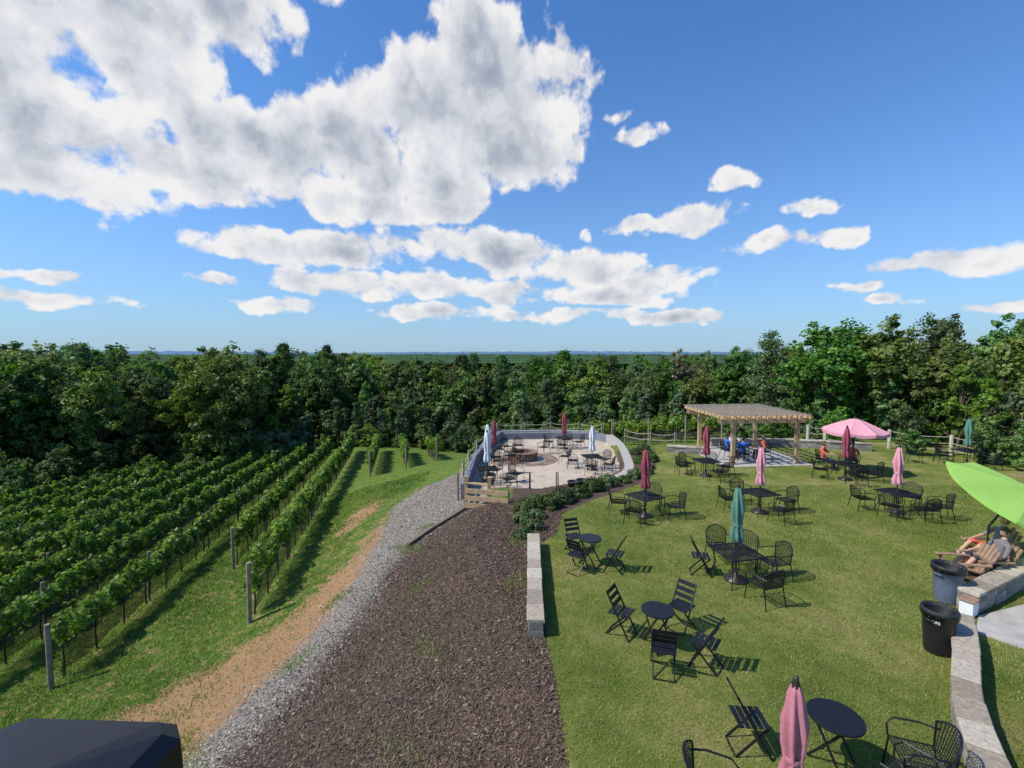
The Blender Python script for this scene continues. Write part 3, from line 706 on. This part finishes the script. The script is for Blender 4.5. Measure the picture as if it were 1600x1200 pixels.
def open_umbrella(mat,R=1.4,drop=.45,hub=2.45,valance=.14):
    mb=MB(); n=8
    def P(k,t,off=0):
        a=2*math.pi*k/n; return (R*t*math.cos(a),R*t*math.sin(a),hub-drop*t**1.25+off)
    ts=[0,.12,.35,.6,.8,1]
    for k in range(n):
        sub=6
        for j in range(sub):
            for i in range(len(ts)-1):
                q=[]
                for (tt,ff) in((ts[i],j/sub),(ts[i+1],j/sub),(ts[i+1],(j+1)/sub),(ts[i],(j+1)/sub)):
                    A=Vector(P(k,tt));B=Vector(P(k+1,tt)); p=A.lerp(B,ff); p.z-=.10*tt*math.sin(math.pi*ff)*.6
                    q.append(tuple(p))
                b=len(mb.v); mb.v+=q; mb.face((b,b+1,b+2,b+3),0)
            A=Vector(P(k,1));B=Vector(P(k+1,1)); p=A.lerp(B,j/sub);q_=A.lerp(B,(j+1)/sub)
            p.z-=.06*math.sin(math.pi*j/sub); q_.z-=.06*math.sin(math.pi*(j+1)/sub); b=len(mb.v)
            mb.v+=[tuple(p),tuple(q_),(q_.x,q_.y,q_.z-valance),(p.x,p.y,p.z-valance)]; mb.face((b,b+1,b+2,b+3),0)
        mb.tube([P(k,0,-.03),P(k,.6,-.03),P(k,1,-.03)],.01,1,4); mb.tube([(0,0,hub-.75),P(k,.5,-.04)],.008,1,4)
    mb.tube([(0,0,hub-.8),(0,0,hub+.08)],.022,1,8); mb.lathe([(.05,hub+.0),(.04,hub+.06),(0,hub+.1)],1,10)
    return mb
mb=open_umbrella(M['u_pinklt'],1.28,.55,2.55); mb.tube([(0,0,0),(0,0,1.8)],.022,1,8); mb.lathe([(0,0),(.25,0),(.25,.06),(.05,.1)],1,16)
put('open_umbrella',mb.mesh('open_umbrella',[M['u_pinklt'],M['u_bronze']]),(15.75,21.0,0))
pr=empty('lime_umbrella',(11.65,11.05,0))
mb=open_umbrella(M['u_lime'],1.6,.38,0.0,.06); me=mb.mesh('canopy',[M['u_lime'],M['u_bronze']]); put('canopy',me,(1.15,.05,2.17),rot=(rad(25),rad(16),0),parent=pr)
mb=MB(); mb.tube([(-.02,0,0),(.05,0,1.3),(.9,.30,1.85)],.028,0,8); mb.lathe([(0,0),(.28,0),(.28,.07),(.05,.12)],0,16); put('pole',mb.mesh('pole',[M['black']]),parent=pr)
def face_to(x,y,tx,ty): return math.atan2(ty-y,tx-x)-math.pi/2
def setc(kind,x,y,tx,ty,z=0,j=.12):
    me=FC if kind=='f' else MC
    put('folding_chair' if kind=='f' else 'mesh_armchair',me,(x,y,z),face_to(x,y,tx,ty)+random.uniform(-j,j))
put('bistro_table',BT2,(4.28,5.80,0),.4); umb('pink',2.98,4.62,0,.885)
setc('f',3.3,6.1,4.3,5.9); setc('m',2.35,5.0,3.2,4.7); setc('m',4.72,5.15,4.4,5.8); setc('m',5.15,5.5,4.35,5.8)
put('bistro_table',BT,(2.73,8.35,0),.3)
setc('f',2.15,8.75,2.73,8.35);setc('f',3.4,8.95,2.73,8.35);setc('f',2.62,7.65,2.73,8.35);setc('f',3.42,7.8,2.73,8.35,j=.3)
put('bistro_table',BT,(2.04,11.73,0),.9)
setc('f',1.72,12.5,2.04,11.73);setc('f',1.65,11.35,2.04,11.73);setc('f',2.62,11.4,2.04,11.73)
def tset(x,y,chairs,um=None,z=0,uh=1.0,rz=.2):
    put('square_mesh_table',ST,(x,y,z),rz)
    if um: umb(um,x,y,z,uh)
    for k,(dx_,dy_) in chairs: setc(k,x+dx_,y+dy_,x,y,z,.3)
tset(5.45,10.9,[('f',(-.72,.35)),('m',(.05,.98)),('m',(.98,.1)),('m',(.15,-1.0)),('m',(.55,.65))],'teal')
tset(4.5,15.3,[('m',(-.85,.3)),('m',(.95,-.15)),('m',(.5,.75)),('m',(-.5,-.6))],'maroon',rz=.5)
tset(8.6,15.7,[('m',(-.95,.25)),('m',(.95,.05)),('m',(.2,-.95)),('m',(-.2,.95))],'pinklt')
tset(13.35,15.7,[('m',(-.95,.3)),('m',(.9,.45)),('m',(.95,-.6)),('m',(.2,-.9)),('m',(-.6,-.5))],'pinklt')
tset(14.6,19.9,[('m',(-.95,.2)),('m',(.6,.85)),('m',(.95,-.35)),('m',(-.2,-.95))],'maroon')
tset(8.75,20.5,[('m',(-.95,.2)),('m',(.95,.1)),('m',(.2,-.9)),('m',(-.6,.7)),('m',(.5,.8))],'maroon')
tset(22.6,22.6,[('m',(-.95,.2)),('m',(.95,.1)),('m',(.2,-.95)),('m',(-2.2,.5)),('m',(-.3,.9))],'teal')
tset(3.3,28.9,[('m',(-.95,.2)),('m',(.95,.1)),('m',(-.2,-.9)),('m',(.3,.9))],'maroon',-.5)
tset(4.15,23.6,[('m',(-.95,.3)),('m',(.75,.6)),('m',(.75,-.55)),('m',(-.2,-.95))],'white',-.5)
tset(-1.15,21.0,[('m',(.35,.95)),('m',(.1,-.95))],'white',-.5,1.05)
tset(-1.0,25.6,[('m',(.85,.4)),('m',(.1,-.95)),('m',(.9,-.5))],'maroon',-.5)
umb('white',-1.2,22.6,-.5,1.1)
setc('m',-.15,20.3,-.6,21,-.5);setc('m',0.2,21.2,1,20.5,-.5);setc('m',-.35,27.6,.6,26.2,-.5);setc('m',1.9,27.3,.6,26.2,-.5);setc('m',.4,27.9,.6,26.2,-.5)
setc('m',2.9,24.9,.6,26.2,-.5)
def bin_mesh(mat,nm):
    mb=MB(); mb.lathe([(0,0.01),(.25,.01),(.255,.03),(.29,.45),(.315,.86),(.345,.87),(.35,.90),(.345,.93),(.315,.93),(.30,.90),(.27,.5),(.24,.12),(0,.12)],0,32)
    mb.lathe([(.352,.86),(.36,.80),(.362,.905),(.35,.94),(.31,.945),(.29,.86),(.25,.55),(0,.5)],1,26,fold=lambda a,i:1+.02*math.sin(9*a+i*2))
    for s in(-1,1): mb.tube([(s*.31,-.1,.72),(s*.37,-.1,.74),(s*.37,.1,.74),(s*.31,.1,.72)],.016,0,6)
    return mb.mesh(nm,[mat,M['liner']],True)
b1=put('black_trash_can',bin_mesh(M['blackplastic'],'black_trash_can'),(7.88,8.2,0),.2,(.78,.78,.88))
b2=put('grey_trash_can',bin_mesh(M['greyplastic'],'grey_trash_can'),(9.7,9.95,0),.2,(.85,.85,.88))
def text(body,size,loc,rot,mat,parent):
    c=bpy.data.curves.new('lettering','FONT'); c.body=body;c.size=size;c.align_x='CENTER';c.align_y='CENTER';c.extrude=.001; c.materials.append(mat)
    o=bpy.data.objects.new('lettering',c); COL.objects.link(o); o.location=loc;o.rotation_euler=rot; o.parent=parent; return o
d=math.atan2(-8.2,-7.85)-.2-.15
text('LIFE',.085,(.318*math.cos(d),.318*math.sin(d),.72),(rad(86),0,d+math.pi/2),M['label'],b1)
def adirondack():
    mb=MB()
    for k in range(6): mb.box((0,-.22+.1*k,.30+.028*k),(.52,.088,.022),0,Matrix.Rotation(rad(16),3,'X'))
    for k in range(5):
        x=-.2+.1*k; h=.72-.06*abs(k-2); mb.beam((x,-.24,.26),(x*1.15,-.24-.36*h/.72,.26+h),.088,.02,0)
    mb.beam((-.27,-.38,.62),(.27,-.38,.62),.03,.07,0)
    for s in(-.31,.31):
        mb.box((s,.05,.56),(.13,.72,.022),0); mb.box((s*.93,.33,.28),(.03,.09,.56),0)
        mb.beam((s*.88,.34,.36),(s*.88,-.5,.04),.03,.12,0); mb.box((s*.93,-.26,.28),(.03,.07,.54),0)
    return mb.mesh('adirondack_chair',[M['deckwood']])
AD=adirondack()
# ------------------------------------------------------------------ people
def person(name,loc,rz,pose,shirt,pants='pants',legskin=False,hairlong=False):
    J={};E=[];Rd={}
    def j(n,p,r): J[n]=Vector(p);Rd[n]=r
    if pose=='recline':
        j('pel',(0,-.08,.44),.15);j('sp',(0,-.2,.64),.135);j('ch',(0,-.31,.86),.15);j('nk',(0,-.36,1.0),.058);j('hd',(0,-.35,1.08),.05)
        kn=(.13,.36,.60);an=(.15,.70,.22);to=(.16,.84,.26);el=(.30,-.12,.68);wr=(.28,.14,.62)
        hc=Vector((0,-.36,1.18))
    else:
        j('pel',(0,-.03,.53),.15);j('sp',(0,-.05,.74),.13);j('ch',(0,-.05,.96),.145);j('nk',(0,-.03,1.10),.055);j('hd',(0,-.01,1.17),.05)
        kn=(.12,.40,.54);an=(.13,.42,.10);to=(.13,.56,.05)
        el,wr=((.26,.12,.82),(.16,.34,.80)) if pose=='sit' else ((.30,.15,1.05),(.16,.18,1.28))
        hc=Vector((0,.0,1.27))
    sh_z=J['ch'].z+.04
    for s,sn in((-1,'l'),(1,'r')):
        q=lambda p:(p[0]*s,p[1],p[2])
        j('hip'+sn,(s*.10,J['pel'].y+.05,J['pel'].z-.01),.095);j('kn'+sn,q(kn),.062);j('an'+sn,q(an),.038);j('to'+sn,q(to),.034)
        j('sh'+sn,(s*.19,J['ch'].y,sh_z),.062);j('el'+sn,q(el),.043);j('wr'+sn,q(wr),.027)
        d=(Vector(q(wr))-Vector(q(el))).normalized(); j('pa'+sn,Vector(q(wr))+d*.07,.030)
    E=[('pel','sp','s'),('sp','ch','s'),('ch','nk','s'),('nk','hd','k')]
    for sn in'lr':
        E+=[('pel','hip'+sn,'p'),('hip'+sn,'kn'+sn,'p'),('kn'+sn,'an'+sn,'k' if legskin else 'p'),('an'+sn,'to'+sn,'o'),('ch','sh'+sn,'s'),('sh'+sn,'el'+sn,'s'),('el'+sn,'wr'+sn,'k'),('wr'+sn,'pa'+sn,'k')]
    names=list(J); me=bpy.data.meshes.new(name); me.from_pydata([J[n] for n in names],[(names.index(a),names.index(b)) for a,b,_ in E],[])
    o=bpy.data.objects.new(name,me); COL.objects.link(o)
    o.modifiers.new('Skin','SKIN')
    sv=me.skin_vertices[0].data
    for i,n in enumerate(names): sv[i].radius=(Rd[n],Rd[n]*(.72 if n in('pel','sp','ch') else 1)); sv[i].use_root=(n=='pel')
    o.modifiers.new('Sub','SUBSURF').levels=2
    dg=bpy.context.evaluated_depsgraph_get(); dg.update(); me2=bpy.data.meshes.new_from_object(o.evaluated_get(dg))
    o.modifiers.clear(); o.data=me2; me2.materials.clear()
    for m in(M[shirt],M[pants],M['skin'],M['shoe']): me2.materials.append(m)
    mi=[]
    ix={'s':0,'p':1,'k':2,'o':3}
    for p in me2.polygons:
        c=p.center;best=9;bl=0
        for a,b,l in E:
            A=J[a];d=J[b]-A;t=max(0,min(1,(c-A).dot(d)/d.length_squared)); q=(c-(A+d*t)).length-min(Rd[a],Rd[b])*.9
            if q<best: best=q;bl=ix[l]
        mi.append(bl)
    me2.polygons.foreach_set('material_index',mi); me2.polygons.foreach_set('use_smooth',[True]*len(mi))
    o.location=loc;o.rotation_euler=(0,0,rz)
    mb=MB()
    n=20;rows=14; b=len(mb.v)
    def headr(th_,ph):
        x=math.sin(ph)*math.cos(th_);y=math.sin(ph)*math.sin(th_);z=math.cos(ph)
        X_=x*.077;Y_=y*.097;Z_=z*.118
        if z<0: X_*=1+.28*z; Y_*=1+.12*z
        if y>0:
            Y_+=.022*math.exp(-((x/.16)**2+((z+.12)/.16)**2))-.008*math.exp(-(((abs(x)-.4)/.18)**2+((z-.06)/.14)**2))+.006*math.exp(-((x/.3)**2+((z+.42)/.1)**2))
        return (hc.x+X_,hc.y+Y_,hc.z+Z_)
    for i in range(rows+1):
        for k in range(n): mb.v.append(headr(2*math.pi*k/n,math.pi*i/rows))
    for i in range(rows):
        for k in range(n): mb.face((b+i*n+k,b+(i+1)*n+k,b+(i+1)*n+(k+1)%n,b+i*n+(k+1)%n),0)
    for s in(-1,1):
        mb.lathe([(.012,-.025),(.018,0),(.012,.028),(0,.03)],0,8,(hc.x+s*.078,hc.y-.005,hc.z-.005))
        mb.lathe([(0,-.006),(.009,0),(0,.006)],2,8,(hc.x+s*.031,hc.y+.086,hc.z+.008))
    mb.box((hc.x,hc.y+.094,hc.z-.05),(.045,.012,.009),3)
    b=len(mb.v)
    for i in range(9):
        for k in range(n):
            a=2*math.pi*k/n; ph=math.pi*i/8*(.36 if math.sin(a)>.35 else (.78 if hairlong else .6)); p=Vector(headr(a,ph))-hc; p*=1.1+.02*math.sin(a*7+i); mb.v.append(tuple(hc+p+Vector((0,-.006,.004))))
    for i in range(8):
        for k in range(n): mb.face((b+i*n+k,b+(i+1)*n+k,b+(i+1)*n+(k+1)%n,b+i*n+(k+1)%n),1)
    for sn,s in(('l',-1),('r',1)):
        P_=J['pa'+sn];d=(P_-J['wr'+sn]).normalized();sd=Vector((s,0,0)); sd=(sd-d*sd.dot(d)).normalized(); dn=d.cross(sd)*s
        if dn.z>0: dn=-dn
        for k,l in enumerate((.062,.075,.07,.055)):
            q=P_+sd*(.024-.016*k)+d*.01; mb.tube([q,q+d*l*.5,q+d*l*.8+dn*l*.3,q+d*l*.9+dn*l*.6],[.009,.0085,.008,.006],0,6)
        q=P_-d*.05-sd*.022; mb.tube([q,q-sd*.025+d*.03,q-sd*.03+d*.06],[.011,.010,.007],0,6)
    c=put('head_and_hands',mb.mesh('head_and_hands',[M['skin'],M['hair'],M['shoe'],M['shirtred']],True)); c.parent=o
    return o
for (x,y,sh,rz,hl) in((11.6,10.95,'shirtgrey',rad(84),False),(12.5,11.75,'shirtgrey',rad(90),True)):
    put('adirondack_chair',AD,(x,y,0),rz); person('seated_person',(x,y,0),rz,'recline',sh,'shirtred' if hl else 'pants',True,hl)
put('adirondack_chair',AD,(10.9,10.8,0),rad(80))
def seated(x,y,rz,shirt,pose='sit',hl=False,z=0):
    put('mesh_armchair',MC,(x,y,z),rz); person('seated_person',(x,y,z-.07),rz,pose,shirt,'pants',False,hl)
put('square_mesh_table',ST,(12.1,24.0,.03),.1)
seated(11.35,24.0,rad(-90),'shirtblue',z=.03); seated(12.1,24.9,rad(180),'shirtwhite',z=.03); seated(13.0,23.6,rad(95),'shirtred','up',True,.03)
seated(11.7,23.1,rad(-20),'shirtblue','sit',True,.03)
seated(15.0,21.9,rad(-140),'shirtred','sit',True); seated(16.3,21.8,rad(150),'shirtred')
mb=MB()
def chs(w,c,z): return [(w-c,w,z),(w,w-c,z),(w,-w+c,z),(w-c,-w,z),(-w+c,-w,z),(-w,-w+c,z),(-w,w-c,z),(-w+c,w,z)]
lv=[chs(.02,.005,.02),chs(.205,.035,.0),chs(.235,.045,-.03),chs(.24,.05,-.13),chs(.20,.05,-.14),chs(.13,.03,-.45),chs(.06,.02,-.5)]
for L_ in lv: mb.v+=L_
for i in range(len(lv)-1):
    for k in range(8): mb.face((i*8+k,(i+1)*8+k,(i+1)*8+(k+1)%8,i*8+(k+1)%8),0)
mb.tube([(0,0,-.5),(0,0,-5.2)],.05,0,10)
put('street_lamp',mb.mesh('street_lamp',[M['lampblack']]),(-1.07,.91,4.57),-.04)
# ------------------------------------------------------------------ light and sky
SUN_AZ=-102; SUN_EL=49
sl=bpy.data.lights.new('sun','SUN'); sl.energy=5.0; sl.angle=rad(.5); sl.color=(1,.94,.84)
so=bpy.data.objects.new('sun',sl); COL.objects.link(so)
sd=Vector((math.sin(rad(SUN_AZ))*math.cos(rad(SUN_EL)),math.cos(rad(SUN_AZ))*math.cos(rad(SUN_EL)),math.sin(rad(SUN_EL))))
so.rotation_euler=sd.to_track_quat('Z','Y').to_euler(); so.location=(-20,0,30)
w=bpy.data.worlds.new('World'); scene.world=w; w.use_nodes=True; nt=w.node_tree; nt.nodes.clear()
sky=N(nt,'ShaderNodeTexSky',sky_type='NISHITA'); sky.sun_disc=False; sky.sun_elevation=rad(SUN_EL); sky.sun_rotation=rad(SUN_AZ)
sky.air_density=1.0; sky.dust_density=.5; sky.ozone_density=2.0; sky.altitude=100
grp=bpy.data.node_groups.new('cloud_puffs','ShaderNodeTree')
grp.interface.new_socket('Vector',in_out='INPUT',socket_type='NodeSocketVector'); grp.interface.new_socket('Density',in_out='OUTPUT',socket_type='NodeSocketFloat')
gi=grp.nodes.new('NodeGroupInput');go=grp.nodes.new('NodeGroupOutput')
def vm(nt,op,a,b=None):
    m=N(nt,'ShaderNodeVectorMath',operation=op)
    for i,v in enumerate((a,b)):
        if v is None: continue
        if isinstance(v,tuple): m.inputs[i].default_value=v
        else: nt.links.new(v,m.inputs[i])
    return m
def n2d(nt,scale,det,ro,vec,dist=0):
    n=N(nt,'ShaderNodeTexNoise',noise_dimensions='2D'); n.inputs['Scale'].default_value=scale; n.inputs['Detail'].default_value=det; n.inputs['Roughness'].default_value=ro; n.inputs['Distortion'].default_value=dist
    nt.links.new(vec,n.inputs['Vector']); return n
G=grp
f1=n2d(G,.13,8,.55,gi.outputs[0])
wob=n2d(G,.5,3,.5,gi.outputs[0])
wv_=vm(G,'ADD',gi.outputs[0],vm(G,'MULTIPLY',vm(G,'SUBTRACT',wob.outputs[1],(.5,.5,.5)).outputs[0],(2.8,2.8,0)).outputs[0]).outputs[0]
vo=N(G,'ShaderNodeTexVoronoi',feature='F1',voronoi_dimensions='2D'); vo.inputs['Scale'].default_value=.24; vo.inputs['Detail'].default_value=3; vo.inputs['Roughness'].default_value=.45
G.links.new(wv_,vo.inputs['Vector'])
dn=math_(G,'ADD',math_(G,'MULTIPLY_ADD',f1.outputs[0],2.0,-1.0),math_(G,'MULTIPLY_ADD',vo.outputs['Distance'],-.5,.22))
G.links.new(dn,go.inputs[0])
tc=N(nt,'ShaderNodeTexCoord'); sep=N(nt,'ShaderNodeSeparateXYZ'); nn_=vm(nt,'NORMALIZE',tc.outputs['Generated']).outputs[0]; nt.links.new(nn_,sep.inputs[0])
az=math_(nt,'MULTIPLY',math_(nt,'ARCTAN2',sep.outputs[0],sep.outputs[1]),57.29578); el=math_(nt,'MULTIPLY',math_(nt,'ARCSINE',sep.outputs[2]),57.29578)
cb=N(nt,'ShaderNodeCombineXYZ'); nt.links.new(az,cb.inputs[0]);nt.links.new(el,cb.inputs[1])
elp=math_(nt,'MAXIMUM',el,0.0); lg=math_(nt,'LOGARITHM',math_(nt,'MULTIPLY_ADD',elp,1/8.,1.0),2.718282)
el2=math_(nt,'ADD',math_(nt,'MULTIPLY',lg,14.0),math_(nt,'MULTIPLY',elp,.55))
cb2=N(nt,'ShaderNodeCombineXYZ'); nt.links.new(az,cb2.inputs[0]);nt.links.new(el2,cb2.inputs[1])
n_=n2d(nt,.22,3,.5,cb.outputs[0])
wv=vm(nt,'MULTIPLY',vm(nt,'SUBTRACT',n_.outputs[1],(.5,.5,.5)).outputs[0],(4.5,2.0,0)).outputs[0]; pw=vm(nt,'ADD',cb.outputs[0],wv).outputs[0]
BL=[(-48,25,9,8,1.25),(-40,28,9,6,1.2),(-32,32,8,4,1.1),(-45,18.5,8,5,1.2),(-22,35,5,2,.7),
(-4,31.5,5,5.5,1.25),(2,27,6.5,5.5,1.2),(-8,25.5,8,6,1.35),(-16,27,5,3.6,1),(1,22.5,7,3.2,1.2),(-18,22.5,9,3.6,1.25),(-28,20.5,8,3.6,1.25),(-35,17.8,8,2.8,1.2),(-45,14.6,8,1.8,1.15),(-11,20,9,3.2,1.2),(-12,16.8,8,2.2,1.05),(-24,17.2,8,2,1.0),
(-29,11.8,5,1.7,1.0),(-20,11.6,8,2.0,1.05),(-10,12.9,7,2.0,1.0),(-1,12,7,2.4,1.15),(8,10.4,8,2.2,1.1),(17,9,6,1.8,1.0),(-20,8,7,1.7,1.0),(-9,8.4,7,1.6,1.0),(1,7.4,9,1.6,1.0),(10,6.8,8,1.2,.95),(-8,5.0,8,1.0,.9),(-27,5.3,7,.9,.85),(6,4.6,10,.9,.9),(19,4.2,8,.8,.85),
(12,26,3.5,.9,.35),(14.5,24,3.2,1.1,.6),(25,18.5,3.2,1.3,.75),(9,13.6,1.5,1.3,.7),(15,14.6,3.2,1.4,.9),(22,15,4.6,1.7,.95),(33,14.5,2.4,.9,.75),(33,11.7,3,1.1,.9),(27,11.9,3.4,1.2,.9),(44,8.2,6,1.2,.95),(38,6.6,3.4,.6,.85),(39,5.2,2.6,.7,.9),(-45,6.7,4,.6,.85),(-45,4.8,6,.9,.9),(-33,7.4,3,.9,.85),(46,4,4,.7,.8)]
cur=None
for (a,e,ra,re,am) in BL:
    q=vm(nt,'SUBTRACT',pw,(a,e,0)).outputs[0]; q=vm(nt,'MULTIPLY',q,(1/(ra*1.15),1/(re*1.2),0)).outputs[0]
    dt=vm(nt,'DOT_PRODUCT',q,q).outputs['Value']; v=math_(nt,'MULTIPLY_ADD',dt,-.9,am)
    cur=v if cur is None else math_(nt,'SMOOTH_MAX',cur,v,.25)
cur=math_(nt,'MAXIMUM',cur,-1.2)
def dens(vec):
    gn=nt.nodes.new('ShaderNodeGroup'); gn.node_tree=grp; nt.links.new(vec,gn.inputs[0]); return gn.outputs[0]
p0=dens(cb2.outputs[0]); p1=dens(vm(nt,'ADD',cb2.outputs[0],(-1.2,1.7,0)).outputs[0])
d0=math_(nt,'MULTIPLY_ADD',cur,.78,math_(nt,'SUBTRACT',p0,.06))
def mr(v,a,b,c,d,smooth=True):
    m=N(nt,'ShaderNodeMapRange'); m.interpolation_type='SMOOTHSTEP' if smooth else 'LINEAR'
    for i,x in zip((1,2,3,4),(a,b,c,d)): m.inputs[i].default_value=x
    nt.links.new(v,m.inputs[0]); return m.outputs[0]
alpha=mr(d0,-.08,.28,0,1)
relief=math_(nt,'SUBTRACT',p0,p1)
lit=mr(relief,-.42,.42,0,1,False); core=mr(d0,.22,1.1,0,1)
sh=math_(nt,'ADD',math_(nt,'MULTIPLY',lit,.62),math_(nt,'MULTIPLY_ADD',core,-.56,.54),None,True)
cc=ramp(nt,sh,[(0,(.34,.39,.47)),(.3,(.48,.53,.61)),(.62,(.76,.79,.84)),(.95,(1.0,.99,.98))])
sc_=mixc(nt,1.0,sky.outputs[0],(.50,.96,1.44),'MULTIPLY')
haz=math_(nt,'EXPONENT',math_(nt,'MULTIPLY',elp,-1/11.))
sc_=mixc(nt,math_(nt,'MULTIPLY',haz,.88),sc_,(3.1,4.2,5.3))
bgS=N(nt,'ShaderNodeBackground'); bgS.inputs[1].default_value=.13; nt.links.new(sc_,bgS.inputs[0])
bgC=N(nt,'ShaderNodeBackground'); bgC.inputs[1].default_value=.90; nt.links.new(cc,bgC.inputs[0])
mxs=N(nt,'ShaderNodeMixShader'); hz=mr(el,0.0,4.0,.3,1)
nt.links.new(math_(nt,'MULTIPLY',math_(nt,'MULTIPLY',alpha,hz),.97),mxs.inputs[0]); nt.links.new(bgS.outputs[0],mxs.inputs[1]);nt.links.new(bgC.outputs[0],mxs.inputs[2])
wo=N(nt,'ShaderNodeOutputWorld'); nt.links.new(mxs.outputs[0],wo.inputs[0])
# ------------------------------------------------------------------ camera
cam=bpy.data.cameras.new('camera'); co=bpy.data.objects.new('camera',cam); COL.objects.link(co)
cam.sensor_width=36; cam.lens=36*720/1600; cam.clip_start=.05; cam.clip_end=20000
co.location=(0,0,5.5); co.rotation_euler=(rad(90)-math.atan(47/720),0,0)
scene.camera=co
scene.view_settings.view_transform='Standard'; scene.view_settings.look='None'; scene.view_settings.exposure=0
